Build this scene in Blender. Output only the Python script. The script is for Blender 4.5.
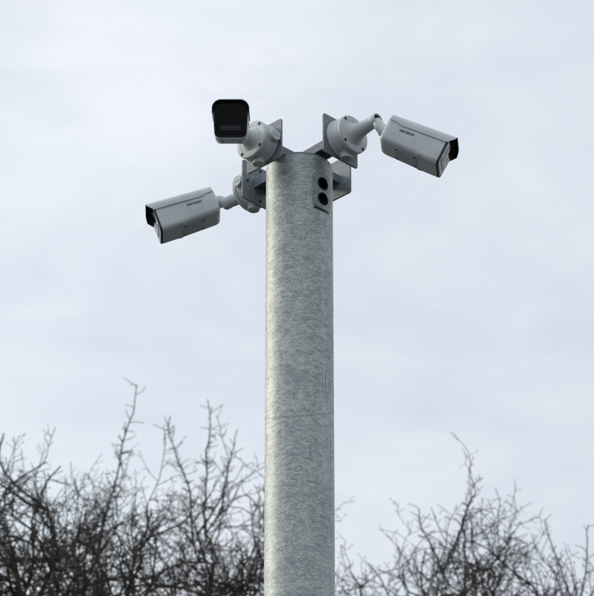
import bpy, bmesh, math, random
import numpy as np
from mathutils import Vector, Matrix

for o in list(bpy.data.objects):
    bpy.data.objects.remove(o, do_unlink=True)
scene = bpy.context.scene
COL = scene.collection
R = math.radians

# ------------------------------------------------------------------ camera
CAM_D, CAM_Z = 6.326, 1.6          # stands 6.3 m from the pole, eye height
cam_data = bpy.data.cameras.new('camera')
cam = bpy.data.objects.new('camera', cam_data)
COL.objects.link(cam)
cam.location = (0, -CAM_D, CAM_Z)
cam.rotation_euler = (R(90 + 29.5), 0, R(0.045))
cam_data.sensor_fit = 'HORIZONTAL'
cam_data.sensor_width = 36.0
cam_data.lens = 213.6
cam_data.clip_start = 0.05
cam_data.clip_end = 2000
cam_data.dof.use_dof = True
cam_data.dof.focus_distance = 7.42
cam_data.dof.aperture_fstop = 17.0
scene.camera = cam

# ------------------------------------------------------------------ sky and sun
SUN_AZ_VEC = Vector((-0.92, 0.38, 0)).normalized()   # from the left, a little behind the pole
SUN_EL = R(28)
SUN = Vector((SUN_AZ_VEC.x * math.cos(SUN_EL), SUN_AZ_VEC.y * math.cos(SUN_EL), math.sin(SUN_EL)))

world = bpy.data.worlds.new('World')
scene.world = world
world.use_nodes = True
nt = world.node_tree
nt.nodes.clear()


def wn(kind, **kw):
    n = nt.nodes.new(kind)
    for k, v in kw.items():
        setattr(n, k, v)
    return n


L = nt.links.new
wout = wn('ShaderNodeOutputWorld')
wbg = wn('ShaderNodeBackground')
wbg.inputs['Strength'].default_value = 0.1
sky = wn('ShaderNodeTexSky', sky_type='NISHITA')
sky.sun_disc = False
sky.sun_elevation = SUN_EL
sky.sun_rotation = math.atan2(SUN.x, SUN.y)
sky.air_density = 1.0
sky.dust_density = 2.0
sky.ozone_density = 1.0
tc = wn('ShaderNodeTexCoord')
mp = wn('ShaderNodeMapping')
mp.inputs['Scale'].default_value = (3.4, 3.4, 8.5)
mp.inputs['Rotation'].default_value = (R(6), R(-22), R(20))
L(tc.outputs['Generated'], mp.inputs['Vector'])
cn = wn('ShaderNodeTexNoise')
cn.inputs['Scale'].default_value = 1.6
cn.inputs['Detail'].default_value = 6
cn.inputs['Roughness'].default_value = 0.5
cn.inputs['Distortion'].default_value = 0.35
L(mp.outputs['Vector'], cn.inputs['Vector'])
cr = wn('ShaderNodeValToRGB')
cr.color_ramp.elements[0].position = 0.38
cr.color_ramp.elements[0].color = (6.50, 7.15, 7.80, 1)
cr.color_ramp.elements[1].position = 0.63
cr.color_ramp.elements[1].color = (8.35, 8.65, 9.10, 1)
cw = wn('ShaderNodeTexNoise')
cw.inputs['Scale'].default_value = 5.5
cw.inputs['Detail'].default_value = 7
cw.inputs['Roughness'].default_value = 0.55
cw.inputs['Distortion'].default_value = 1.2
L(mp.outputs['Vector'], cw.inputs['Vector'])
cmix = wn('ShaderNodeMix', data_type='FLOAT')
cmix.inputs['Factor'].default_value = 0.30
L(cn.outputs['Fac'], cmix.inputs['A'])
L(cw.outputs['Fac'], cmix.inputs['B'])
L(cmix.outputs['Result'], cr.inputs['Fac'])
# the thin cloud glows more towards the veiled sun
dot = wn('ShaderNodeVectorMath', operation='DOT_PRODUCT')
dot.inputs[1].default_value = SUN
L(tc.outputs['Generated'], dot.inputs[0])
mr = wn('ShaderNodeMapRange')
mr.inputs['From Min'].default_value = -1.0
mr.inputs['From Max'].default_value = 1.0
mr.inputs['To Min'].default_value = 0.60
mr.inputs['To Max'].default_value = 1.30
L(dot.outputs['Value'], mr.inputs['Value'])
sc = wn('ShaderNodeVectorMath', operation='SCALE')
ct = wn('ShaderNodeTexNoise')          # thin high cloud drifts between a cooler and a lilac grey
ct.inputs['Scale'].default_value = 4.5
ct.inputs['Detail'].default_value = 3
L(tc.outputs['Generated'], ct.inputs['Vector'])
ctr = wn('ShaderNodeValToRGB')
ctr.color_ramp.elements[0].position = 0.38
ctr.color_ramp.elements[0].color = (0.965, 1.0, 1.005, 1)
ctr.color_ramp.elements[1].position = 0.62
ctr.color_ramp.elements[1].color = (1.02, 0.99, 1.01, 1)
L(ct.outputs['Fac'], ctr.inputs['Fac'])
ctm = wn('ShaderNodeVectorMath', operation='MULTIPLY')
L(cr.outputs['Color'], ctm.inputs[0])
L(ctr.outputs['Color'], ctm.inputs[1])
L(ctm.outputs['Vector'], sc.inputs[0])
L(mr.outputs['Result'], sc.inputs['Scale'])
mx = wn('ShaderNodeMix', data_type='RGBA')
mx.inputs['Factor'].default_value = 0.90
L(sky.outputs['Color'], mx.inputs['A'])
L(sc.outputs['Vector'], mx.inputs['B'])
L(mx.outputs['Result'], wbg.inputs['Color'])
L(wbg.outputs['Background'], wout.inputs['Surface'])

sun_data = bpy.data.lights.new('sun', 'SUN')
sun_data.energy = 1.15
sun_data.angle = R(10)
sun_data.color = (1.0, 0.89, 0.70)
sun = bpy.data.objects.new('sun', sun_data)
COL.objects.link(sun)
sun.location = (-8, 4, 12)
sun.rotation_euler = (-SUN).to_track_quat('-Z', 'Y').to_euler()

scene.render.engine = 'CYCLES'
scene.view_settings.view_transform = 'Standard'
scene.view_settings.look = 'None'
scene.view_settings.exposure = 0.0
scene.view_settings.gamma = 1.0
scene.view_settings.use_curve_mapping = False


# ------------------------------------------------------------------ materials
def new_mat(name):
    m = bpy.data.materials.new(name)
    m.use_nodes = True
    return m, m.node_tree, m.node_tree.nodes['Principled BSDF']


def mat_plain(name, col, rough, metal=0.0, spec=0.5, ior=1.5, var=0.08, scale=40.0, bump=0.0, coat=0.0, streak=0.0):
    m, t, b = new_mat(name)
    tcn = t.nodes.new('ShaderNodeTexCoord')
    n = t.nodes.new('ShaderNodeTexNoise')
    n.inputs['Scale'].default_value = scale
    n.inputs['Detail'].default_value = 5
    t.links.new(tcn.outputs['Object'], n.inputs['Vector'])
    r = t.nodes.new('ShaderNodeValToRGB')
    r.color_ramp.elements[0].position = 0.3
    r.color_ramp.elements[1].position = 0.7
    r.color_ramp.elements[0].color = tuple(c * (1 - var) for c in col) + (1,)
    r.color_ramp.elements[1].color = tuple(min(1, c * (1 + var)) for c in col) + (1,)
    t.links.new(n.outputs['Fac'], r.inputs['Fac'])
    col_out = r.outputs['Color']
    if streak:
        ms = t.nodes.new('ShaderNodeMapping')
        ms.inputs['Scale'].default_value = (150, 150, 9)
        t.links.new(tcn.outputs['Object'], ms.inputs['Vector'])
        ns = t.nodes.new('ShaderNodeTexNoise')
        ns.inputs['Scale'].default_value = 1.0
        ns.inputs['Detail'].default_value = 4
        t.links.new(ms.outputs['Vector'], ns.inputs['Vector'])
        rs = t.nodes.new('ShaderNodeMapRange')
        rs.inputs['From Min'].default_value = 0.50
        rs.inputs['From Max'].default_value = 0.75
        rs.inputs['To Min'].default_value = 0.0
        rs.inputs['To Max'].default_value = streak
        t.links.new(ns.outputs['Fac'], rs.inputs['Value'])
        xm = t.nodes.new('ShaderNodeMix')
        xm.data_type = 'RGBA'
        t.links.new(rs.outputs['Result'], xm.inputs['Factor'])
        t.links.new(col_out, xm.inputs['A'])
        xm.inputs['B'].default_value = (0.20, 0.195, 0.18, 1)
        col_out = xm.outputs['Result']
    t.links.new(col_out, b.inputs['Base Color'])
    b.inputs['Roughness'].default_value = rough
    b.inputs['Metallic'].default_value = metal
    b.inputs['IOR'].default_value = ior
    b.inputs['Specular IOR Level'].default_value = spec
    b.inputs['Coat Weight'].default_value = coat
    b.inputs['Coat Roughness'].default_value = 0.05
    if bump:
        bp = t.nodes.new('ShaderNodeBump')
        bp.inputs['Strength'].default_value = bump
        bp.inputs['Distance'].default_value = 0.001
        n2 = t.nodes.new('ShaderNodeTexNoise')
        n2.inputs['Scale'].default_value = scale * 12
        t.links.new(tcn.outputs['Object'], n2.inputs['Vector'])
        t.links.new(n2.outputs['Fac'], bp.inputs['Height'])
        t.links.new(bp.outputs['Normal'], b.inputs['Normal'])
    return m


def mat_galvanised(name, dark, light, fine=1.0, marks=False, metal=0.35):
    """zinc skin: soft blotches, curved wipe streaks and a fine crystalline grain"""
    m, t, b = new_mat(name)
    K = t.links.new

    def N(kind, **kw):
        n = t.nodes.new(kind)
        for k, v in kw.items():
            setattr(n, k, v)
        return n
    tcn = N('ShaderNodeTexCoord')
    co = tcn.outputs['Object']
    blot = N('ShaderNodeTexNoise')
    blot.inputs['Scale'].default_value = 11
    blot.inputs['Detail'].default_value = 6
    blot.inputs['Roughness'].default_value = 0.62
    blot.inputs['Distortion'].default_value = 0.6
    K(co, blot.inputs['Vector'])
    # curved wipe marks: stretched noise bent by a slow noise
    bend = N('ShaderNodeTexNoise')
    bend.inputs['Scale'].default_value = 7
    bend.inputs['Detail'].default_value = 2
    K(co, bend.inputs['Vector'])
    ma = N('ShaderNodeVectorMath', operation='MULTIPLY_ADD')
    ma.inputs[1].default_value = (0.06, 0.06, 0.06)
    K(bend.outputs['Color'], ma.inputs[0])
    K(co, ma.inputs[2])
    mpn = N('ShaderNodeMapping')
    mpn.inputs['Rotation'].default_value = (R(20), R(35), 0)
    mpn.inputs['Scale'].default_value = (62 * fine, 62 * fine, 210 * fine)
    K(ma.outputs['Vector'], mpn.inputs['Vector'])
    stre = N('ShaderNodeTexNoise')
    stre.inputs['Scale'].default_value = 1.0
    stre.inputs['Detail'].default_value = 5
    stre.inputs['Roughness'].default_value = 0.5
    K(mpn.outputs['Vector'], stre.inputs['Vector'])
    grain = N('ShaderNodeTexNoise')
    grain.inputs['Scale'].default_value = 330 * fine
    grain.inputs['Detail'].default_value = 3
    K(co, grain.inputs['Vector'])
    vor = N('ShaderNodeTexVoronoi')
    vor.inputs['Scale'].default_value = 85 * fine
    K(ma.outputs['Vector'], vor.inputs['Vector'])

    def mul(a, k):
        n = N('ShaderNodeMath', operation='MULTIPLY')
        K(a, n.inputs[0])
        n.inputs[1].default_value = k
        return n.outputs[0]

    def add(a, c):
        n = N('ShaderNodeMath', operation='ADD')
        K(a, n.inputs[0])
        K(c, n.inputs[1])
        return n.outputs[0]
    sep = N('ShaderNodeSeparateColor')
    K(vor.outputs['Color'], sep.inputs[0])
    def fibre(rot, sc_, lo):
        mq = N('ShaderNodeMapping')
        mq.inputs['Rotation'].default_value = rot
        mq.inputs['Scale'].default_value = sc_
        K(ma.outputs['Vector'], mq.inputs['Vector'])
        nn = N('ShaderNodeTexNoise')
        nn.inputs['Scale'].default_value = 1.0
        nn.inputs['Detail'].default_value = 2
        nn.inputs['Distortion'].default_value = 0.8
        K(mq.outputs['Vector'], nn.inputs['Vector'])
        rp = N('ShaderNodeValToRGB')
        rp.color_ramp.elements[0].position = 0.5 - lo
        rp.color_ramp.elements[0].color = (0, 0, 0, 1)
        rp.color_ramp.elements[1].position = 0.5
        rp.color_ramp.elements[1].color = (1, 1, 1, 1)
        e = rp.color_ramp.elements.new(0.5 + lo)
        e.color = (0, 0, 0, 1)
        K(nn.outputs['Fac'], rp.inputs['Fac'])
        return rp.outputs['Color']
    fib = add(mul(fibre((R(25), R(40), 0), (40 * fine, 40 * fine, 190 * fine), 0.03), 0.13),
              mul(fibre((R(-40), R(-20), R(30)), (55 * fine, 55 * fine, 210 * fine), 0.025), 0.11))
    mixv = add(add(mul(blot.outputs['Fac'], 0.17), mul(stre.outputs['Fac'], 0.33)),
               add(mul(grain.outputs['Fac'], 0.40), mul(sep.outputs[0], 0.06)))
    mixv = add(mixv, fib)
    vs = N('ShaderNodeMapping')
    vs.inputs['Scale'].default_value = (55, 55, 1.6)
    K(co, vs.inputs['Vector'])
    vsn = N('ShaderNodeTexNoise')
    vsn.inputs['Scale'].default_value = 1.0
    vsn.inputs['Detail'].default_value = 4
    K(vs.outputs['Vector'], vsn.inputs['Vector'])
    mixv = add(mixv, mul(vsn.outputs['Fac'], 0.10))
    ramp = N('ShaderNodeValToRGB')
    ramp.color_ramp.elements[0].position = 0.42
    ramp.color_ramp.interpolation = 'EASE'
    ramp.color_ramp.elements[1].position = 0.70
    ramp.color_ramp.elements[0].color = dark + (1,)
    ramp.color_ramp.elements[1].color = light + (1,)
    K(mixv, ramp.inputs['Fac'])
    colour = ramp.outputs['Color']
    if marks:
        # a slanting zinc run that rings the shaft and a few short drip scars above it
        sx = N('ShaderNodeSeparateXYZ')
        K(co, sx.inputs[0])
        e = N('ShaderNodeMath', operation='MULTIPLY_ADD')      # z - 0.62*y
        K(sx.outputs['Y'], e.inputs[0])
        e.inputs[1].default_value = -0.60
        K(sx.outputs['Z'], e.inputs[2])
        e1 = N('ShaderNodeMath', operation='MULTIPLY_ADD')
        K(sx.outputs['X'], e1.inputs[0])
        e1.inputs[1].default_value = -0.10
        K(e.outputs[0], e1.inputs[2])
        e2 = N('ShaderNodeMath', operation='MULTIPLY_ADD')
        K(bend.outputs['Fac'], e2.inputs[0])
        e2.inputs[1].default_value = 0.03
        K(e1.outputs[0], e2.inputs[2])
        e3 = N('ShaderNodeMath', operation='SUBTRACT')
        K(e2.outputs[0], e3.inputs[0])
        e3.inputs[1].default_value = MARK_Z
        e4 = N('ShaderNodeMath', operation='ABSOLUTE')
        K(e3.outputs[0], e4.inputs[0])
        e5 = N('ShaderNodeMapRange')
        e5.inputs['From Min'].default_value = 0.0006
        e5.inputs['From Max'].default_value = 0.0035
        e5.inputs['To Min'].default_value = 0.45
        e5.inputs['To Max'].default_value = 0.0
        K(e4.outputs[0], e5.inputs['Value'])
        e6 = N('ShaderNodeMath', operation='MULTIPLY')
        K(e5.outputs['Result'], e6.inputs[0])
        K(blot.outputs['Fac'], e6.inputs[1])
        dk = N('ShaderNodeMix', data_type='RGBA')
        K(e6.outputs[0], dk.inputs['Factor'])
        K(colour, dk.inputs['A'])
        dk.inputs['B'].default_value = (0.06, 0.065, 0.07, 1)
        colour = dk.outputs['Result']
        # upright drip scars low on the right side
        box = N('ShaderNodeVectorMath', operation='SUBTRACT')
        K(co, box.inputs[0])
        box.inputs[1].default_value = (0.052, -0.046, POLE_TOP - 0.535)
        bs = N('ShaderNodeVectorMath', operation='MULTIPLY')
        K(box.outputs['Vector'], bs.inputs[0])
        bs.inputs[1].default_value = (1 / 0.013, 1 / 0.03, 1 / 0.045)
        bl = N('ShaderNodeVectorMath', operation='LENGTH')
        K(bs.outputs['Vector'], bl.inputs[0])
        bm_ = N('ShaderNodeMapRange')
        bm_.inputs['From Min'].default_value = 0.55
        bm_.inputs['From Max'].default_value = 1.0
        bm_.inputs['To Min'].default_value = 1.0
        bm_.inputs['To Max'].default_value = 0.0
        K(bl.outputs['Value'], bm_.inputs['Value'])
        vm = N('ShaderNodeMapping')
        vm.inputs['Scale'].default_value = (420, 420, 14)
        K(co, vm.inputs['Vector'])
        vn = N('ShaderNodeTexNoise')
        vn.inputs['Scale'].default_value = 1.0
        vn.inputs['Detail'].default_value = 2
        K(vm.outputs['Vector'], vn.inputs['Vector'])
        vr = N('ShaderNodeMapRange')
        vr.inputs['From Min'].default_value = 0.50
        vr.inputs['From Max'].default_value = 0.64
        K(vn.outputs['Fac'], vr.inputs['Value'])
        vmul = N('ShaderNodeMath', operation='MULTIPLY')
        K(vr.outputs['Result'], vmul.inputs[0])
        K(bm_.outputs['Result'], vmul.inputs[1])
        v2 = N('ShaderNodeMath', operation='MULTIPLY')
        K(vmul.outputs[0], v2.inputs[0])
        v2.inputs[1].default_value = 0.6
        dk2 = N('ShaderNodeMix', data_type='RGBA')
        K(v2.outputs[0], dk2.inputs['Factor'])
        K(colour, dk2.inputs['A'])
        dk2.inputs['B'].default_value = (0.12, 0.125, 0.13, 1)
        colour = dk2.outputs['Result']
    K(colour, b.inputs['Base Color'])
    rr = N('ShaderNodeMapRange')
    rr.inputs['To Min'].default_value = 0.42
    rr.inputs['To Max'].default_value = 0.66
    K(mixv, rr.inputs['Value'])
    K(rr.outputs['Result'], b.inputs['Roughness'])
    b.inputs['Metallic'].default_value = metal
    bp = N('ShaderNodeBump')
    bp.inputs['Strength'].default_value = 0.55
    bp.inputs['Distance'].default_value = 0.0008
    K(mixv, bp.inputs['Height'])
    K(bp.outputs['Normal'], b.inputs['Normal'])
    return m


def mat_bark(name, a, c):
    m = mat_plain(name, a, 0.9, var=0.0, scale=30)
    t = m.node_tree
    ramp = [n for n in t.nodes if n.type == 'VALTORGB'][0]
    ramp.color_ramp.elements[0].color = a + (1,)
    ramp.color_ramp.elements[1].color = c + (1,)
    return m


def mat_ground(name):
    m, t, b = new_mat(name)
    tcn = t.nodes.new('ShaderNodeTexCoord')
    n = t.nodes.new('ShaderNodeTexNoise')
    n.inputs['Scale'].default_value = 0.8
    n.inputs['Detail'].default_value = 9
    n.inputs['Roughness'].default_value = 0.7
    t.links.new(tcn.outputs['Object'], n.inputs['Vector'])
    r = t.nodes.new('ShaderNodeValToRGB')
    r.color_ramp.elements[0].position = 0.35
    r.color_ramp.elements[1].position = 0.7
    r.color_ramp.elements[0].color = (0.022, 0.024, 0.025, 1)
    r.color_ramp.elements[1].color = (0.046, 0.047, 0.046, 1)
    t.links.new(n.outputs['Fac'], r.inputs['Fac'])
    t.links.new(r.outputs['Color'], b.inputs['Base Color'])
    b.inputs['Roughness'].default_value = 0.95
    return m


POLE_TOP = 5.486
POLE_R = 0.070
MARK_Z = POLE_TOP - 0.565
M = {}
M['zinc_pole'] = mat_galvanised('galvanised_pole', (0.28, 0.32, 0.325), (0.69, 0.74, 0.715), marks=True)
M['zinc_plate'] = mat_galvanised('galvanised_cable_plate', (0.19, 0.22, 0.235), (0.50, 0.535, 0.535), fine=1.2, metal=0.3)
M['zinc_bracket'] = mat_galvanised('galvanised_bracket', (0.16, 0.19, 0.22), (0.34, 0.375, 0.40), fine=1.4, metal=0.25)
M['paint'] = mat_plain('light_grey_paint', (0.70, 0.745, 0.765), 0.38, var=0.09, scale=22, bump=0.05, streak=0.15)
M['paint_box'] = mat_plain('pale_grey_cast_metal', (0.66, 0.70, 0.70), 0.5, var=0.06, scale=30, bump=0.08, streak=0.14)
M['cover'] = mat_plain('grey_cover_plastic', (0.55, 0.59, 0.61), 0.5, var=0.05)
M['black'] = mat_plain('black_plastic', (0.012, 0.012, 0.014), 0.4, var=0.1)
M['glass'] = mat_plain('black_front_glass', (0.003, 0.003, 0.004), 0.06, var=0.05, ior=1.85)
M['lens'] = mat_plain('lens_ring_plastic', (0.008, 0.008, 0.010), 0.25, var=0.1)
M['infrared'] = mat_plain('infrared_window', (0.075, 0.065, 0.10), 0.25, var=0.25, scale=400)
M['ink'] = mat_plain('dark_ink', (0.05, 0.055, 0.06), 0.6)
M['ink_pale'] = mat_plain('pale_ink', (0.22, 0.25, 0.23), 0.6)
M['screw'] = mat_plain('dark_screw_steel', (0.06, 0.065, 0.07), 0.45, metal=0.6)
M['rubber'] = mat_plain('black_rubber', (0.006, 0.006, 0.007), 0.9, spec=0.2)
M['bark'] = mat_bark('grey_brown_bark', (0.035, 0.030, 0.026), (0.085, 0.075, 0.065))
M['twig'] = mat_bark('twig_bark', (0.050, 0.040, 0.033), (0.10, 0.082, 0.066))
M['ground'] = mat_ground('worn_asphalt')


# ------------------------------------------------------------------ object helpers
def tag(o, label=None, cat=None, group=None, kind=None):
    if label:
        o['label'] = label
    if cat:
        o['category'] = cat
    if group:
        o['group'] = group
    if kind:
        o['kind'] = kind
    return o


def empty(name, loc, label, cat, group=None):
    o = bpy.data.objects.new(name, None)
    o.empty_display_size = 0.05
    COL.objects.link(o)
    o.location = loc
    return tag(o, label, cat, group)


def link_mesh(name, me, mat, parent=None, matrix=None, bevel=0.0, smooth=35):
    if mat is not None and not me.materials:
        me.materials.append(mat)
    for p in me.polygons:
        p.use_smooth = True
    if smooth is not None:
        me.set_sharp_from_angle(angle=R(smooth))
    o = bpy.data.objects.new(name, me)
    COL.objects.link(o)
    if parent is not None:
        o.parent = parent
    if matrix is not None:
        o.matrix_local = matrix
    if bevel:
        bv = o.modifiers.new('bevel', 'BEVEL')
        bv.width = bevel
        bv.segments = 2
        bv.limit_method = 'ANGLE'
        bv.angle_limit = R(40)
    return o


def mesh(name, verts, faces):
    me = bpy.data.meshes.new(name)
    me.from_pydata([tuple(v) for v in verts], [], faces)
    bm = bmesh.new()
    bm.from_mesh(me)
    bmesh.ops.recalc_face_normals(bm, faces=bm.faces)
    bm.to_mesh(me)
    bm.free()
    return me


def loft(rings, cap0=True, cap1=True, closed=True):
    """rings: list of equal-length point lists"""
    v, f = [], []
    k = len(rings[0])
    for r in rings:
        v += [tuple(p) for p in r]
    for i in range(len(rings) - 1):
        for j in range(k if closed else k - 1):
            a, b_ = i * k + j, i * k + (j + 1) % k
            f.append((a, b_, b_ + k, a + k))
    if cap0:
        f.append(tuple(range(k - 1, -1, -1)))
    if cap1:
        n = (len(rings) - 1) * k
        f.append(tuple(range(n, n + k)))
    return v, f


def lathe(profile, seg=40, cap0=True, cap1=True):
    """profile: list of (x along the axis, radius); axis = +X"""
    rings = []
    for x, r in profile:
        rings.append([(x, r * math.cos(2 * math.pi * j / seg), r * math.sin(2 * math.pi * j / seg)) for j in range(seg)])
    return loft(rings, cap0, cap1)


def tube(points, radii, seg=24):
    pts = [Vector(p) for p in points]
    rings = []
    prev = None
    for i, p in enumerate(pts):
        t = (pts[min(i + 1, len(pts) - 1)] - pts[max(i - 1, 0)]).normalized()
        if prev is None:
            ref = Vector((0, 0, 1)) if abs(t.z) < 0.9 else Vector((1, 0, 0))
            u = t.cross(ref).normalized()
        else:
            u = (prev - t * prev.dot(t)).normalized()
        prev = u
        w = t.cross(u)
        rings.append([p + (u * math.cos(2 * math.pi * j / seg) + w * math.sin(2 * math.pi * j / seg)) * radii[i] for j in range(seg)])
    return loft(rings)


def round_rect(w, h, r, n=5):
    """closed outline (a, b) of a rounded rectangle"""
    out = []
    for cx, cy, a0 in ((w / 2 - r, h / 2 - r, 0), (-w / 2 + r, h / 2 - r, 90), (-w / 2 + r, -h / 2 + r, 180), (w / 2 - r, -h / 2 + r, 270)):
        for k in range(n + 1):
            a = R(a0 + 90 * k / n)
            out.append((cx + r * math.cos(a), cy + r * math.sin(a)))
    return out


def slab(outline, t0, t1, axis='x'):
    """extrude an (a, b) outline between t0 and t1 along an axis"""
    def P(a, b_, t):
        return (t, a, b_) if axis == 'x' else ((a, t, b_) if axis == 'y' else (a, b_, t))
    return loft([[P(a, b_, t0) for a, b_ in outline], [P(a, b_, t1) for a, b_ in outline]])


def frame_x(direction, loc=(0, 0, 0), up=(0, 0, 1)):
    """matrix whose local +X points along direction, local Z as near to up as it gets"""
    x = Vector(direction).normalized()
    z = Vector(up)
    y = z.cross(x).normalized()
    z = x.cross(y)
    m = Matrix((x, y, z)).transposed().to_4x4()
    m.translation = Vector(loc)
    return m


# ------------------------------------------------------------------ ground
gv, gf = [], []
n = 24
for i in range(n + 1):
    for j in range(n + 1):
        x = (i / n - 0.5) * 900
        y = (j / n - 0.5) * 900
        gv.append((x, y, 0))
for i in range(n):
    for j in range(n):
        a = i * (n + 1) + j
        gf.append((a, a + n + 1, a + n + 2, a + 1))
ground = link_mesh('ground', mesh('ground', gv, gf), M['ground'], smooth=None)
tag(ground, 'dark worn asphalt ground around the pole', 'ground', kind='structure')

# ------------------------------------------------------------------ pole
PX = 1 / 476.0                     # one photograph pixel at the pole top, in metres
pole = empty('steel_pole', (0, 0, 0), 'thick grey galvanised steel pole with two cable holes near its top', 'pole')
SEG = 96
rings = []
zs = [0.0] + [0.25 * k for k in range(1, 21)] + [5.2, 5.3, 5.36, 5.42, 5.455, POLE_TOP]
for z in zs:
    rings.append([(POLE_R * math.cos(2 * math.pi * j / SEG), POLE_R * math.sin(2 * math.pi * j / SEG), z) for j in range(SEG)])
ri = POLE_R - 0.0045
for z in (POLE_TOP, 4.9, 0.01):
    rings.append([(ri * math.cos(2 * math.pi * j / SEG), ri * math.sin(2 * math.pi * j / SEG), z) for j in range(SEG)])
v, f = loft(rings, True, True)
shaft = link_mesh('shaft', mesh('shaft', v, f), M['zinc_pole'], pole, smooth=40)

# cable entries: a curved backing plate with two drilled holes, on the right front of the shaft
HA = R(-90 + 43.5)
hdir = Vector((math.cos(HA), math.sin(HA), 0))
HZ = (POLE_TOP - 0.063, POLE_TOP - 0.100)
PZ0, PZ1 = POLE_TOP - 0.1255, POLE_TOP - 0.036
outl = []
for a, z in round_rect(0.052, PZ1 - PZ0, 0.012, 6):
    outl.append((a / POLE_R, z + (PZ0 + PZ1) / 2))
pv, pf = [], []
NA, NZ = 14, 2
r0, r1 = POLE_R - 0.001, POLE_R + 0.0022
ring0 = [((r0) * math.cos(HA + a), (r0) * math.sin(HA + a), z) for a, z in outl]
ring1 = [((r1 - 0.0008) * math.cos(HA + a), (r1 - 0.0008) * math.sin(HA + a), z) for a, z in outl]
ring2 = [((r1) * math.cos(HA + a * 0.96), (r1) * math.sin(HA + a * 0.96), (z - (PZ0 + PZ1) / 2) * 0.98 + (PZ0 + PZ1) / 2) for a, z in outl]
# close the front as horizontal strips so it follows the curve
def strip_face(r):
    verts, faces = [], []
    zc, hz, hw, cr_ = (PZ0 + PZ1) / 2, (PZ1 - PZ0) / 2 * 0.98, 0.026 * 0.96, 0.012
    rows = 14
    for i in range(rows + 1):
        z = -hz + 2 * hz * i / rows
        inset = 0
        d = abs(z) - (hz - cr_)
        if d > 0:
            inset = cr_ - math.sqrt(max(0, cr_ * cr_ - d * d))
        w_ = hw - inset
        for j in range(NA + 1):
            a = (-w_ + 2 * w_ * j / NA) / POLE_R
            verts.append((r * math.cos(HA + a), r * math.sin(HA + a), zc + z))
    for i in range(rows):
        for j in range(NA):
            q = i * (NA + 1) + j
            faces.append((q, q + 1, q + NA + 2, q + NA + 1))
    return verts, faces, rows
fv, ff, rows = strip_face(r1)
bv_, bf_, _ = strip_face(r0)
off = len(fv)
allv = fv + bv_
allf = ff + [tuple(reversed([i + off for i in q])) for q in bf_]
border = [j for j in range(NA + 1)] + [(i * (NA + 1) + NA) for i in range(1, rows + 1)] + \
         [rows * (NA + 1) + j for j in range(NA - 1, -1, -1)] + [i * (NA + 1) for i in range(rows - 1, 0, -1)]
for i in range(len(border)):
    a, b_ = border[i], border[(i + 1) % len(border)]
    allf.append((a, a + off, b_ + off, b_))
plate = link_mesh('cable_plate', mesh('cable_plate', allv, allf), M['zinc_plate'], pole, smooth=40)


def bake_holes(target, centres, radius, depth0, depth1, tilt=0.0):
    for c in centres:
        cv, cf = lathe([(depth0, radius), (depth1, radius)], 32)
        cme = mesh('cut', cv, cf)
        cut = bpy.data.objects.new('cut', cme)
        COL.objects.link(cut)
        cut.matrix_world = frame_x(hdir, (0, 0, c))
        md = target.modifiers.new('hole', 'BOOLEAN')
        md.operation = 'DIFFERENCE'
        md.solver = 'EXACT'
        md.object = cut
        bpy.context.view_layer.update()
        dg = bpy.context.evaluated_depsgraph_get()
        nm = bpy.data.meshes.new_from_object(target.evaluated_get(dg), depsgraph=dg)
        target.modifiers.clear()
        target.data = nm
        bpy.data.objects.remove(cut, do_unlink=True)
    for p in target.data.polygons:
        p.use_smooth = True
    target.data.set_sharp_from_angle(angle=R(40))


bake_holes(shaft, HZ, 0.0125, 0.02, 0.12)
bake_holes(plate, HZ, 0.0125, 0.02, 0.12)
for z in HZ:
    prof = [(-0.006, 0.0095), (0.0030, 0.0105), (0.0040, 0.0122), (0.0036, 0.0142), (0.0016, 0.0145), (-0.006, 0.0124)]
    rr_ = []
    seg = 36
    for x, r in prof + [prof[0]]:
        rr_.append([(x, r * math.cos(2 * math.pi * j / seg), r * math.sin(2 * math.pi * j / seg)) for j in range(seg)])
    gv_, gf_ = loft(rr_, False, False)
    # follow the shaft curve sideways
    gv_ = [(x - (POLE_R - math.sqrt(POLE_R ** 2 - y * y)), y, zz) for x, y, zz in gv_]
    link_mesh('grommet', mesh('grommet', gv_, gf_), M['rubber'], pole, frame_x(hdir, hdir * POLE_R + Vector((0, 0, z))))
# dark ridge standing in for the shadow along the plate's lower edge
pts, rad = [], []
for k in range(13):
    t = k / 12
    a = HA + (-0.33 + 0.62 * t)
    pts.append((POLE_R * math.cos(a) * 1.004, POLE_R * math.sin(a) * 1.004, POLE_TOP - 0.1262 + 0.0006 * math.sin(9 * t)))
    rad.append(0.0006 + 0.0017 * math.sin(math.pi * min(1, 0.15 + t)) ** 0.5 if t < 0.85 else 0.0012)
v, f = tube(pts, rad, 8)
link_mesh('plate_edge_shadow', mesh('plate_edge_shadow', v, f), M['screw'], pole)

# ------------------------------------------------------------------ four-armed bracket on the pole top
bracket = empty('mounting_bracket', (0, 0, POLE_TOP), 'four-armed galvanised steel bracket with square plates on the pole top', 'bracket')
v, f = lathe([(0, POLE_R - 0.001), (0.004, POLE_R - 0.001), (0.005, POLE_R - 0.002)], 64)
link_mesh('cap_disc', mesh('cap_disc', v, f), M['zinc_bracket'], bracket, Matrix.Translation((0, 0, 0.0004)) @ Matrix.Rotation(R(-90), 4, 'Y'))

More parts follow.
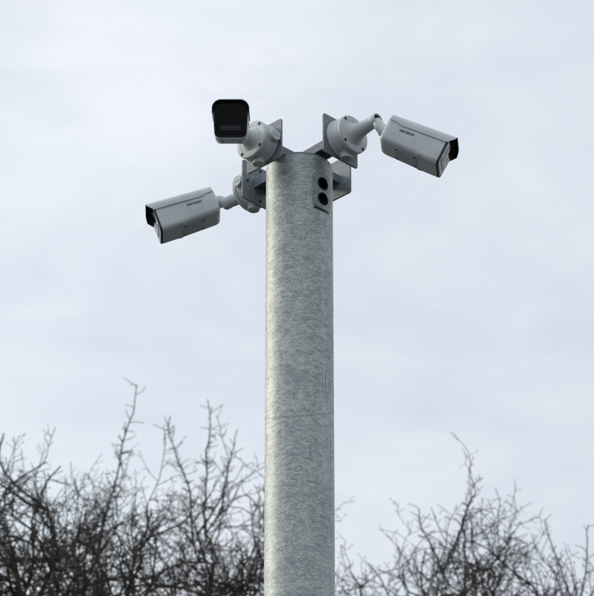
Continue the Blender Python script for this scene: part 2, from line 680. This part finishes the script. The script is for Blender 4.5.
AX = {  # plate centre in photograph pixels from the pole axis (right, towards viewer, up) and plate facing
    'FL': ((-35.2, -41.2, 3.7), (-0.70, -0.714, 0)),
    'FR': ((41.2, -35.2, 13.8), (0.714, -0.70, 0)),
    'BL': ((-41.2, 35.2, 2.5), (-0.714, 0.70, 0)),
    'BR': ((35.2, 41.2, 12.0), (0.70, 0.714, 0)),
}
PLATE_W, PLATE_H, PLATE_T = 0.102, 0.094, 0.004
centres, normals = {}, {}
for key, (c, nrm) in AX.items():
    nrm = Vector(nrm).normalized()
    C = Vector(c) * PX
    centres[key], normals[key] = C, nrm
    v, f = slab(round_rect(PLATE_W, PLATE_H, 0.005, 4), -PLATE_T, 0.0)
    p = link_mesh('plate', mesh('plate', v, f), M['zinc_bracket'], bracket, frame_x(nrm, C), bevel=0.0007)
    if key == 'BR':
        p['label'] = 'bare plate without a camera'
    # four screw ends poke out behind the plate
    for k in range(4 if key != 'BR' else 0):
        a = R(90 * k)
        v, f = lathe([(-0.0075, 0.0), (-0.0075, 0.0026), (-0.003, 0.0028)], 12, False, True)
        link_mesh('screw', mesh('screw', v, f), M['screw'], p, Matrix.Translation((0, 0.037 * math.cos(a), 0.037 * math.sin(a))))
    # inverted channel arm from near the axis out to the plate
    d = Vector((C.x, C.y, 0)).normalized()
    lat = Vector((-d.y, d.x, 0))
    r_in, r_out = 0.022, C.dot(d) - PLATE_T - 0.0002
    # the plate is not quite square to its arm: stop the arm sides at the plate's back
    za = 7.6 * PX
    zb = za + (C.z - za) * 1.0 - 0.6 * PX
    hw, hh, th = 0.019, 0.0098, 0.0032
    if key in ('FL', 'BR'):
        hh -= 0.0006
        hw -= 0.0004
    prof = [(-hw, -hh), (-hw, hh), (hw, hh), (hw, -hh), (hw - th, -hh), (hw - th, hh - th), (-hw + th, hh - th), (-hw + th, -hh)]
    rr_ = []
    for t in (0.0, 1.0):
        ring = []
        for a, b_ in prof:
            base = lat * a
            if t == 0.0:
                pos = d * r_in + base
                zz = za + (zb - za) * r_in / r_out
            else:
                # intersect with plate back plane
                s = (C.dot(nrm) - PLATE_T - 0.0003 - base.dot(nrm)) / d.dot(nrm)
                pos = d * s + base
                zz = za + (zb - za) * s / r_out
            ring.append((pos.x, pos.y, zz + b_))
        rr_.append(ring)
    v, f = loft(rr_)
    link_mesh('arm', mesh('arm', v, f), M['zinc_bracket'], bracket, smooth=30)
# hub block where the arms cross
v, f = slab(round_rect(0.056, 0.056, 0.004, 3), 0.0056, 0.0215, 'z')
link_mesh('hub', mesh('hub', v, f), M['zinc_bracket'], bracket, Matrix.Rotation(R(49.5), 4, 'Z'))

# ------------------------------------------------------------------ junction boxes
BOX_T, BOX_R = 0.0285, 0.0425
TOPV = Vector((0, 0, POLE_TOP))


def junction_box(key, label, side):
    Cw = centres[key] + TOPV
    nrm = normals[key]
    o = empty('junction_box', (0, 0, 0), label, 'junction box', 'round junction boxes on the bracket plates')
    o.matrix_world = frame_x(nrm, Cw)
    v, f = lathe([(0.0004, 0.0405), (0.0008, BOX_R + 0.0012), (0.004, BOX_R + 0.0015), (0.0055, BOX_R), (BOX_T - 0.002, BOX_R - 0.0005), (BOX_T - 0.0004, BOX_R - 0.002), (BOX_T, BOX_R - 0.004)], 64)
    base = link_mesh('body', mesh('body', v, f), M['paint_box'], o, smooth=30)
    for kind, ang in (('plug', -90), ('plug', 180 if side > 0 else 0)):
        a = R(ang)
        rad = Vector((0, math.cos(a), math.sin(a)))
        v, f = lathe([(-0.010, 0.0135), (0.0008, 0.0135), (0.0012, 0.0118), (0.0030, 0.0118), (0.0040, 0.0128), (0.0078, 0.0128), (0.0086, 0.0118)], 32)
        pl = link_mesh('plug', mesh('plug', v, f), M['paint_box'], o, frame_x(rad, Vector((0.0148, 0, 0)) + rad * BOX_R, (1, 0, 0)), smooth=30)
        v, f = slab(round_rect(0.0026, 0.015, 0.0006, 2), 0.0087, 0.0092)
        link_mesh('slot', mesh('slot', v, f), M['cover'], pl)
    return o


junction_box('FL', 'round pale grey junction box behind the camera that faces the viewer', -1)
junction_box('FR', 'round grey junction box on the plate of the right camera', -1)
junction_box('BL', 'round grey junction box on the plate of the left camera', -1)

# ------------------------------------------------------------------ bullet cameras
BW, ZT, BODY_L, HOOD_L = 0.0362, 0.0340, 0.134, 0.1485


def body_ring(x, grow=0.0, rear=1.0, n=7):
    """cross-section of the housing: broad round shoulders, slightly narrower chin; belly rises to the rear"""
    zb = -0.0405 + 0.0095 * max(0.0, 1 - x / 0.12)
    zt = ZT
    wt, wb = BW, BW - 0.0030
    rt, rb = 0.017, 0.0105
    pts = []
    for cx, cz, r, a0 in ((wt - rt, zt - rt, rt, 0), (-wt + rt, zt - rt, rt, 90), (-wb + rb, zb + rb, rb, 180), (wb - rb, zb + rb, rb, 270)):
        for k in range(n + 1):
            a = R(a0 + 90 * k / n)
            y = cx + (r + grow) * math.cos(a)
            z = cz + (r + grow) * math.sin(a)
            zc = (zt + zb) / 2
            pts.append((x, y * rear, zc + (z - zc) * rear))
    return pts


def shield_line(x, zs, grow, n=8):
    """open line over the top of the housing, from one skirt to the other"""
    rt = 0.017
    zc = ZT - rt
    a0 = math.degrees(math.asin(min(0.95, max(0.0, (zs - zc) / (rt + grow)))))
    z0 = min(zs, zc - 0.0002)
    pts = [(x, BW + grow, z0), (x, BW + grow, (z0 + zc) / 2)]
    if a0 > 0:
        a = R(a0)
        q = (x, BW - rt + (rt + grow) * math.cos(a), zc + (rt + grow) * math.sin(a))
        pts = [q, q]
    for k in range(n + 1):
        a = R(a0 + (90 - a0) * k / n)
        pts.append((x, BW - rt + (rt + grow) * math.cos(a), zc + (rt + grow) * math.sin(a)))
    pts2 = [(x, -y, z) for x, y, z in reversed(pts)]
    return pts + pts2


def make_text(body, size):
    cu = bpy.data.curves.new('lettering', 'FONT')
    cu.body = body
    cu.size = size
    cu.align_x = 'CENTER'
    cu.align_y = 'CENTER'
    cu.extrude = 0.0002
    cu.offset = size * 0.016
    to = bpy.data.objects.new('tmp', cu)
    COL.objects.link(to)
    bpy.context.view_layer.update()
    dg = bpy.context.evaluated_depsgraph_get()
    me = bpy.data.meshes.new_from_object(to.evaluated_get(dg), depsgraph=dg)
    bpy.data.objects.remove(to, do_unlink=True)
    return me


TEXT_MESH = make_text('HIKVISION', 0.0070)
MODEL_MESH = None


def bullet_camera(key, rear, direction, pivot, label):
    """rear: where the housing's tail centre sits (world), pivot: ball joint at the end of the neck"""
    nrm = normals[key]
    flange0 = centres[key] + TOPV + nrm * (BOX_T + 0.0003)
    o = empty('security_camera', (0, 0, 0), label, 'security camera', 'security cameras on the pole top')
    o.location = flange0
    inv = Matrix.Translation(-flange0)
    # flange screwed to the junction box
    v, f = lathe([(0, BOX_R - 0.003), (0.0006, BOX_R), (0.0075, BOX_R), (0.0095, BOX_R - 0.002), (0.0100, BOX_R - 0.005),
                  (0.0100, 0.0315), (0.0092, 0.0305), (0.0092, 0.027), (0.0105, 0.0255), (0.012, 0.0235)], 64)
    FM = frame_x(nrm, flange0)
    fl = link_mesh('flange', mesh('flange', v, f), M['paint_box'], o, inv @ FM, smooth=30)
    for k in range(4):
        a = R(45 + 90 * k + (2 if key == 'FL' else -1))
        v, f = lathe([(0.0098, 0.0034), (0.0108, 0.0034), (0.0112, 0.0028), (0.0104, 0.0018), (0.0104, 0.0)], 14, False, False)
        link_mesh('screw', mesh('screw', v, f), M['screw'], fl, Matrix.Translation((0, 0.0368 * math.cos(a), 0.0368 * math.sin(a))))
    # conical neck out to the joint
    p0 = flange0 + nrm * 0.0105
    pts, rad = [], []
    pv_ = Vector(pivot)
    for t, r in ((0, 0.0240), (0.06, 0.0215), (0.16, 0.0185), (0.30, 0.0162), (0.5, 0.0148), (0.75, 0.0138), (0.92, 0.0132), (1.0, 0.0128)):
        q = p0.lerp(pv_, t)
        pts.append(q - flange0)
        rad.append(r)
    v, f = tube(pts, rad, 40)
    nk = link_mesh('neck', mesh('neck', v, f), M['paint_box'], o, smooth=40)
    ax = (pv_ - p0).normalized()
    # open ball socket at the neck's end, dark inside
    v, f = lathe([(-0.004, 0.0130), (0.004, 0.0138), (0.0105, 0.0138), (0.0125, 0.0130), (0.0128, 0.0118), (0.0120, 0.0106), (0.004, 0.0098)], 36, True, True)
    sock = link_mesh('joint_socket', mesh('joint_socket', v, f), M['paint_box'], o, inv @ frame_x(ax, pv_), smooth=30)
    v, f = lathe([(0.0042, 0.0097), (0.0062, 0.0100), (0.0105, 0.0101), (0.0108, 0.0096), (0.0068, 0.0060), (0.0064, 0.0)], 30, True, False)
    link_mesh('socket_bore', mesh('socket_bore', v, f), M['black'], sock, smooth=30)
    CM = frame_x(direction, rear)
    ball = pv_ + ax * 0.0075 - Vector((0, 0, 0.002))
    cdir = Vector(direction).normalized()
    upl = CM.to_3x3() @ Vector((0, 0, 1))
    tail = Vector(rear) + CM.to_3x3() @ Vector((-0.012, 0, 0.0075))
    mid_ = ball.lerp(tail, 0.5) - cdir * 0.002
    v, f = tube([ball - flange0, ball.lerp(mid_, 0.6) - flange0, mid_ - flange0, tail - flange0, tail - flange0 + cdir * 0.006], [0.0090, 0.0102, 0.0112, 0.0120, 0.0122], 24)
    link_mesh('joint_stem', mesh('joint_stem', v, f), M['paint'], o, smooth=40)
    v, f = lathe([(-0.0150, 0.0115), (-0.0142, 0.0132), (-0.0060, 0.0140), (-0.0050, 0.0154), (0.0015, 0.0162), (0.006, 0.0166)], 36)
    link_mesh('collar', mesh('collar', v, f), M['paint'], o, inv @ CM @ Matrix.Translation((0, 0, 0.0065)), smooth=30)
    CL = inv @ CM
    # housing
    rings = [body_ring(0.0, 0, 0.80), body_ring(0.0012, 0, 0.88), body_ring(0.0036, 0, 0.945), body_ring(0.0075, 0, 0.985), body_ring(0.0125, 0, 1.0),
             body_ring(0.05), body_ring(0.10), body_ring(BODY_L - 0.0008), body_ring(BODY_L, -0.0008)]
    v, f = loft(rings)
    hs = link_mesh('housing', mesh('housing', v, f), M['paint'], o, CL, smooth=32)
    # dark gasket and glass front
    rings = [body_ring(BODY_L + 0.0002, -0.0005), body_ring(BODY_L + 0.0034, -0.0005), body_ring(BODY_L + 0.0040, -0.0012), body_ring(BODY_L + 0.0040, -0.0042), body_ring(BODY_L + 0.0026, -0.0046)]
    v, f = loft(rings)
    link_mesh('front_bezel', mesh('front_bezel', v, f), M['black'], o, CL, smooth=25)
    rings = [body_ring(BODY_L + 0.0027, -0.0048), body_ring(BODY_L + 0.0040, -0.0048), body_ring(BODY_L + 0.0043, -0.0054)]
    v, f = loft(rings)
    gl = link_mesh('front_glass', mesh('front_glass', v, f), M['glass'], o, CL, smooth=12)
    gx = BODY_L + 0.0044
    prof = [(0.0, 0.0162), (0.00025, 0.0164), (0.00025, 0.0178), (0.0, 0.0180)]
    v, f = lathe(prof, 48, False, False)
    link_mesh('lens_ring', mesh('lens_ring', v, f), M['lens'], gl, Matrix.Translation((gx, 0, 0.006)), smooth=10)
    v, f = lathe([(0.0, 0.0122), (0.0002, 0.0120), (0.0002, 0.0010)], 40)
    link_mesh('lens', mesh('lens', v, f), M['glass'], gl, Matrix.Translation((gx, 0, 0.006)), smooth=3)
    for k in range(5):
        v, f = slab(round_rect(0.0074, 0.0098, 0.0012, 3), 0.0, 0.0007)
        link_mesh('infrared_window', mesh('infrared_window', v, f), M['infrared'], gl, Matrix.Translation((gx, (k - 2) * 0.0083, -0.0215)))
    # sun shield with overhanging hood, a shell of its own
    stations = []
    for x, zs, dz in ((0.0060, 0.0165, 0), (0.0075, 0.0158, 0), (0.020, 0.0152, 0), (0.027, 0.0122, 0), (0.034, 0.0110, 0), (0.07, 0.0108, 0), (0.11, 0.0106, 0),
                      (0.132, 0.0104, 0), (0.1372, 0.0106, 0), (0.1405, 0.0142, 0), (0.1445, 0.0190, 0), (HOOD_L, 0.0235, 0)):
        stations.append((x, zs))
    outer = [shield_line(x, zs, 0.0019) for x, zs in stations]
    inner = [shield_line(x, zs, 0.0007) for x, zs in stations]
    k = len(outer[0])
    rings = [a + list(reversed(b_)) for a, b_ in zip(outer, inner)]
    v, f = loft(rings, False, False)
    # close both ends as a strip of quads
    for base in (0, (len(rings) - 1) * 2 * k):
        for j in range(k - 1):
            f.append((base + j, base + j + 1, base + 2 * k - 2 - j, base + 2 * k - 1 - j))
    sh = link_mesh('sun_shield', mesh('sun_shield', v, f), M['paint'], o, CL, smooth=32)
    # black inner layer under the overhang
    st2 = [(0.1386, 0.0123), (0.1410, 0.0152), (0.1445, 0.0193), (HOOD_L - 0.0006, 0.0236)]
    a1 = [shield_line(x, zs, 0.0006) for x, zs in st2]
    a2 = [shield_line(x, zs, -0.0002) for x, zs in st2]
    rings = [a + list(reversed(b_)) for a, b_ in zip(a1, a2)]
    v, f = loft(rings, False, False)
    for base in (0, (len(rings) - 1) * 2 * k):
        for j in range(k - 1):
            f.append((base + j, base + j + 1, base + 2 * k - 2 - j, base + 2 * k - 1 - j))
    link_mesh('hood_inner', mesh('hood_inner', v, f), M['black'], sh, smooth=32)
    # tail wall of the shield
    zc = ZT - 0.017
    tl = [(y, z) for _, y, z in shield_line(0, 0.0165, 0.0017)]
    v, f = slab(tl, 0.0048, 0.0062)
    link_mesh('shield_end', mesh('shield_end', v, f), M['paint'], sh, smooth=32)
    # service cover and its screws on the belly
    zb = -0.0405
    v, f = slab(round_rect(0.050, 0.044, 0.005, 4), -0.0006, 0.0010, 'z')
    tilt = math.atan2(0.0095, 0.12)
    cvx = 0.062
    cv = link_mesh('service_cover', mesh('service_cover', v, f), M['cover'], hs,
                   Matrix.Translation((cvx, 0, zb + 0.0095 * (1 - cvx / 0.12) - 0.0006)) @ Matrix.Rotation(tilt, 4, 'Y'), bevel=0.0005)
    for sx_ in (-1, 1):
        for sy_ in (-1, 1):
            v, f = lathe([(-0.0010, 0.0022), (0.0004, 0.0022), (0.0006, 0.0016), (0.0002, 0.0010), (0.0002, 0.0)], 12, False, False)
            link_mesh('screw', mesh('screw', v, f), M['screw'], cv, Matrix.Translation((sx_ * 0.021, sy_ * 0.018, -0.0008)) @ Matrix.Rotation(R(90), 4, 'Y'))
    for sy_ in (-1, 1):
        v, f = slab(round_rect(0.011, 0.009, 0.002, 3), -0.0012, 0.0009)
        link_mesh('latch', mesh('latch', v, f), M['cover'], hs, frame_x((0, sy_ * 0.45, -0.9), (0.092, sy_ * (BW - 0.0095), zb + 0.0095 * (1 - 0.092 / 0.12) + 0.0008), (1, 0, 0)), bevel=0.0005)
    # lettering on both flanks
    for sy_ in (-1, 1):
        xd = Vector((1, 0, 0)) * (1 if sy_ < 0 else -1)
        zd = Vector((0, -0.052 * sy_ * -1, 1)).normalized()
        nd = xd.cross(zd)
        m = Matrix((xd, zd, nd)).transposed().to_4x4()
        m.translation = Vector((0.050, sy_ * (BW - 0.00075), 0.0005))
        link_mesh('lettering', TEXT_MESH, M['ink'], hs, m, smooth=None)
    return o


def W(px, toward, up):
    """photograph pixels from the pole-top centre -> metres"""
    return Vector((px * PX, -toward * PX, POLE_TOP + up * PX))


bullet_camera('FR', W(85.2, 72, -1.6), (0.895, -0.08, -0.435), W(73.6, 67.6, 15.8), 'grey bullet security camera with hood, pointing right and down')
bullet_camera('BL', W(-84.5, -72, 3.0), (-0.94, -0.03, -0.325), W(-71.5, -65.0, 3.0), 'grey bullet security camera with hood, pointing left and down, lowest of the three')
bullet_camera('FL', W(-66.2, 84, -3.8), (0.0, -0.925, -0.375), W(-66.0, 72.0, 4.5), 'bullet security camera facing the viewer with square black glass front')


# ------------------------------------------------------------------ bare trees
def tubes_mesh(branches, sides):
    """branches: list of (points (n,3), radii (n,)); joined into one vertex/face array, batched by point count"""
    V, F = [], []
    base = 0
    by = {}
    for p, r in branches:
        by.setdefault(len(r), []).append((p, r))
    ang = np.arange(sides) * 2 * np.pi / sides
    ca, sa = np.cos(ang), np.sin(ang)
    for n_, lst in by.items():
        P = np.array([b[0] for b in lst], float)
        Rr = np.array([b[1] for b in lst], float)
        B = len(lst)
        T = np.empty_like(P)
        T[:, 1:-1] = P[:, 2:] - P[:, :-2]
        T[:, 0] = P[:, 1] - P[:, 0]
        T[:, -1] = P[:, -1] - P[:, -2]
        T /= np.linalg.norm(T, axis=2, keepdims=True) + 1e-12
        ax = P[:, -1] - P[:, 0]
        ax /= np.linalg.norm(ax, axis=1, keepdims=True) + 1e-12
        ref = np.where(np.abs(ax[:, 2:3]) < 0.8, np.array([[0, 0, 1.0]]), np.array([[1.0, 0, 0]]))
        U = np.cross(T, ref[:, None, :])
        U /= np.linalg.norm(U, axis=2, keepdims=True) + 1e-9
        Wv = np.cross(T, U)
        ring = P[:, :, None, :] + Rr[:, :, None, None] * (U[:, :, None, :] * ca[None, None, :, None] + Wv[:, :, None, :] * sa[None, None, :, None])
        V.append(ring.reshape(-1, 3))
        idx = np.arange(B * n_ * sides).reshape(B, n_, sides) + base
        a = idx[:, :-1, :]
        b2 = np.roll(idx, -1, axis=2)[:, :-1, :]
        c = np.roll(idx, -1, axis=2)[:, 1:, :]
        d2 = idx[:, 1:, :]
        F.append(np.stack([a, b2, c, d2], axis=-1).reshape(-1, 4))
        base += B * n_ * sides
    return np.concatenate(V), np.concatenate(F)


def np_mesh(name, V, F, sharp=None):
    me = bpy.data.meshes.new(name)
    k = F.shape[1]
    me.vertices.add(len(V))
    me.vertices.foreach_set('co', V.astype(np.float32).ravel())
    me.loops.add(F.size)
    me.loops.foreach_set('vertex_index', F.astype(np.int32).ravel())
    me.polygons.add(len(F))
    me.polygons.foreach_set('loop_start', np.arange(0, F.size, k, dtype=np.int32))
    me.polygons.foreach_set('use_smooth', np.ones(len(F), bool))
    me.update(calc_edges=True)
    me.validate()
    return me


def unit(v):
    return v / (np.linalg.norm(v) + 1e-12)


def perp(d, rng):
    a = rng.normal(size=3)
    a -= d * a.dot(d)
    return unit(a)


def polyline(rng, p, d, Lg, seg, wig, up):
    n_ = max(2, int(round(Lg / seg)))
    st = Lg / n_
    pts = [p]
    q = p.copy()
    for i in range(n_):
        d = unit(d + rng.normal(size=3) * wig + np.array([0, 0, up]))
        q = q + d * st
        pts.append(q)
    return np.array(pts)


def make_tree(seed, x, y, top, crown_r, label, limbs=7, shoots=(), density=1.0, lean=(0, 0)):
    rng = np.random.default_rng(seed)
    base = np.array([x, y, 0.0])
    cz = top - 4.2                                   # height where the crown is widest
    o = empty('bare_tree', (x, y, 0), label, 'tree', 'bare trees behind the pole')

    def inside(p):
        dz = (p[2] - cz) / (top - cz if p[2] > cz else 3.0)
        rr = math.hypot(p[0] - x, p[1] - y) / crown_r
        return abs(dz) ** 2.6 + rr ** 3 < 1.0

    thick, mid, thin, spur, buds = [], [], [], [], []
    tp = polyline(rng, base, np.array([lean[0], lean[1], 1.0]), 3.4, 0.3, 0.06, 0.15)
    tp[0][2] = -0.12
    tr = np.linspace(0.125, 0.075, len(tp))
    tr[0] = 0.17
    thick.append((tp, tr))
    leaders = []
    for k in range(limbs):
        i = int(rng.integers(len(tp) - 7, len(tp)))
        if k == 0:
            i = len(tp) - 1
        s = tp[i]
        az = 2.39996 * k + rng.uniform(-0.35, 0.35)
        rad = crown_r * (0.1 if k == 0 else math.sqrt(rng.uniform(0.04, 0.72)))
        tz = cz + (top - cz) * max(0.05, 1 - (rad / crown_r) ** 3) ** (1 / 2.6) * rng.uniform(0.86, 0.985)
        tgt = np.array([x + rad * math.cos(az), y + rad * math.sin(az), tz])
        ctl = s * 0.55 + tgt * 0.45 + np.array([math.cos(az), math.sin(az), 0]) * rad * 0.35 + np.array([0, 0, -0.1])
        n_ = 26
        t = np.linspace(0, 1, n_)[:, None]
        pts = (1 - t) ** 2 * s + 2 * t * (1 - t) * ctl + t * t * tgt
        nz = np.cumsum(rng.normal(size=(n_, 3)) * 0.060, axis=0)
        nz -= t * nz[-1]
        pts = pts + nz
        r0_ = rng.uniform(0.048, 0.075)
        rr = r0_ * (1 - np.linspace(0, 1, n_)) ** 0.85 + 0.0026
        thick.append((pts, rr))
        leaders.append((pts, rr))

    def spawn(parent, lo, per_m, fn):
        pts, rr = parent
        sl = np.linalg.norm(np.diff(pts, axis=0), axis=1)
        cum = np.concatenate([[0], np.cumsum(sl)])
        total = cum[-1]
        cnt = rng.poisson(per_m * total * (1 - lo))
        for _ in range(cnt):
            u = rng.uniform(lo, 1.0)
            s = u * total
            i = min(len(sl) - 1, int(np.searchsorted(cum, s) - 1))
            i = max(0, i)
            f_ = (s - cum[i]) / (sl[i] + 1e-9)
            fn(pts[i] + (pts[i + 1] - pts[i]) * f_, unit(pts[i + 1] - pts[i]), rr[i], u)

    def dens(z):
        return density * (1.0 if z > top - 1.5 else 0.28)

    def add_spur(p, d, r, u):
        if rng.random() > dens(p[2]):
            return
        dd = unit(d * rng.uniform(0.2, 0.8) + perp(d, rng) + np.array([0, 0, 0.15]))
        Lg = rng.uniform(0.012, 0.065)
        q = p + dd * Lg * 0.5
        d2 = unit(dd + rng.normal(size=3) * 0.3)
        e = q + d2 * Lg * 0.5
        r1_ = min(r * 0.8, 0.0021)
        spur.append((np.array([p, q, e]), np.array([r1_, r1_ * 0.85, r1_ * 0.7])))
        buds.append((e, d2, rng.uniform(0.0017, 0.0031)))
        if rng.random() < 0.4:
            buds.append((q, perp(d2, rng), rng.uniform(0.0016, 0.0030)))

    def add_twig(p, d, r, u):
        if rng.random() > dens(p[2]) or not inside(p):
            return
        dd = unit(d * rng.uniform(0.3, 0.9) + perp(d, rng) * rng.uniform(0.7, 1.1) + np.array([0, 0, rng.uniform(-0.1, 0.45)]))
        Lg = rng.uniform(0.10, 0.46) * (1.15 - 0.5 * u)
        pts = polyline(rng, p, dd, Lg, 0.05, 0.28, 0.04)
        r1_ = min(r * 0.62, 0.0046)
        rr = np.linspace(r1_, 0.0013, len(pts))
        thin.append((pts, rr))
        spawn((pts, rr), 0.1, 27, add_spur)
        if Lg > 0.2:
            spawn((pts, rr), 0.25, 6.0, add_twiglet)

    def add_twiglet(p, d, r, u):
        dd = unit(d * rng.uniform(0.3, 0.9) + perp(d, rng) * rng.uniform(0.7, 1.1) + np.array([0, 0, 0.1]))
        Lg = rng.uniform(0.06, 0.20)
        pts = polyline(rng, p, dd, Lg, 0.045, 0.25, 0.03)
        rr = np.linspace(min(r * 0.8, 0.0026), 0.0011, len(pts))
        thin.append((pts, rr))
        spawn((pts, rr), 0.1, 27, add_spur)

    def add_branch(p, d, r, u):
        if p[2] < top - 1.5 and rng.random() > 0.4:
            return
        dd = unit(d * rng.uniform(0.05, 0.75) + perp(d, rng) * rng.uniform(0.7, 1.1) + np.array([0, 0, rng.uniform(-0.15, 0.3)]))
        Lg = rng.uniform(0.45, 1.20) * (1.15 - 0.55 * u)
        pts = polyline(rng, p, dd, Lg, 0.085, 0.30, 0.05)
        keep = len(pts)
        for i in range(1, len(pts)):
            if not inside(pts[i]):
                keep = max(3, i)
                break
        pts = pts[:keep]
        if len(pts) < 3:
            return
        r1_ = min(max(r * 0.62, min(0.0055, r)), 0.019)
        rr = np.linspace(r1_, 0.0026, len(pts))
        mid.append((pts, rr))
        spawn((pts, rr), 0.12, 18, add_twig)

    for ld in leaders:
        spawn(ld, 0.30, 11.5, add_branch)
        spawn(ld, 0.55, 12.0, add_twig)
        for _ in range(3):
            add_twig(ld[0][-1], unit(ld[0][-1] - ld[0][-3]), 0.0042, 0.0)

    # long straight shoots that stand above the crown
    for (sx_, sy_, z0, z1, ex) in shoots:
        s = np.array([sx_, sy_, z0])
        allp = np.concatenate([b[0][1:] for b in mid + leaders])     # spring from the nearest branch
        s = allp[np.argmin(((allp - (s - np.array([0, 0, 0.08]))) ** 2).sum(1))]
        e = np.array([sx_ + ex, sy_ + rng.uniform(-0.05, 0.05), z1])
        n_ = 14
        t = np.linspace(0, 1, n_)[:, None]
        pts = s + (e - s) * t + np.cumsum(rng.normal(size=(n_, 3)) * 0.006, axis=0)
        rr = np.linspace(0.0052, 0.0018, n_)
        thin.append((pts, rr))
        for _ in range(5):
            spawn((pts, rr), 0.08, 14, add_spur)

    def local(V):
        return V - base
    Vt, Ft = tubes_mesh(thick[:1], 14)
    link_mesh('trunk', np_mesh('trunk', local(Vt), Ft), M['bark'], o, smooth=None)
    Vl, Fl = tubes_mesh(thick[1:], 9)
    link_mesh('limbs', np_mesh('limbs', local(Vl), Fl), M['bark'], o, smooth=None)
    Va, Fa = tubes_mesh(mid, 6)
    Vb, Fb = tubes_mesh(thin, 4)
    Vc, Fc = tubes_mesh(spur, 3)
    V = np.concatenate([Va, Vb, Vc])
    F = np.concatenate([Fa, Fb + len(Va), Fc + len(Va) + len(Vb)])
    link_mesh('crown', np_mesh('crown', local(V), F), M['twig'], o, smooth=None)
    # buds: small pointed octahedra
    if buds:
        bp_ = np.array([b[0] for b in buds])
        bd = np.array([b[1] for b in buds])
        bs = np.array([b[2] for b in buds])[:, None]
        ref = np.where(np.abs(bd[:, 2:3]) < 0.8, np.array([[0, 0, 1.0]]), np.array([[1.0, 0, 0]]))
        u_ = np.cross(bd, ref)
        u_ /= np.linalg.norm(u_, axis=1, keepdims=True)
        w_ = np.cross(bd, u_)
        vv = np.stack([bp_ - bd * bs * 0.8, bp_ + u_ * bs, bp_ + w_ * bs, bp_ - u_ * bs, bp_ - w_ * bs, bp_ + bd * bs * 2.6], axis=1)
        nb = len(buds)
        tri = np.array([[0, 2, 1], [0, 3, 2], [0, 4, 3], [0, 1, 4], [5, 1, 2], [5, 2, 3], [5, 3, 4], [5, 4, 1]])
        ff_ = (tri[None] + (np.arange(nb) * 6)[:, None, None]).reshape(-1, 3)
        bo = link_mesh('buds', np_mesh('buds', local(vv.reshape(-1, 3)), ff_), M['twig'], o, smooth=None)
        tag(bo, kind='stuff')
    return o


make_tree(11, -1.45, 6.3, 8.03, 1.6, 'bare twiggy tree at the left edge, behind the left camera', limbs=20, density=0.86,
          shoots=((-0.76, 6.6, 7.92, 8.46, 0.07), (-1.2, 6.6, 7.80, 8.1, 0.05)))
make_tree(23, -0.52, 6.9, 8.15, 1.25, 'bare tree with the tallest upright shoots, just left of the pole', limbs=16, density=1.0,
          shoots=((-0.56, 6.8, 7.98, 8.47, 0.0), (-0.42, 6.7, 8.0, 8.50, 0.03), (-0.33, 6.8, 8.0, 8.40, 0.05)))
make_tree(41, 0.50, 7.2, 8.02, 1.45, 'bare twiggy tree just right of the pole', limbs=20,
          shoots=((0.60, 7.0, 7.85, 8.27, 0.14), (0.48, 6.9, 7.78, 8.05, 0.0)))
make_tree(52, 1.60, 6.9, 7.74, 1.25, 'low bare tree at the right edge of the picture', limbs=17,
          shoots=((1.08, 6.8, 7.6, 7.92, 0.08), (0.95, 6.8, 7.6, 7.96, 0.05), (1.28, 6.8, 7.5, 7.80, 0.1)))
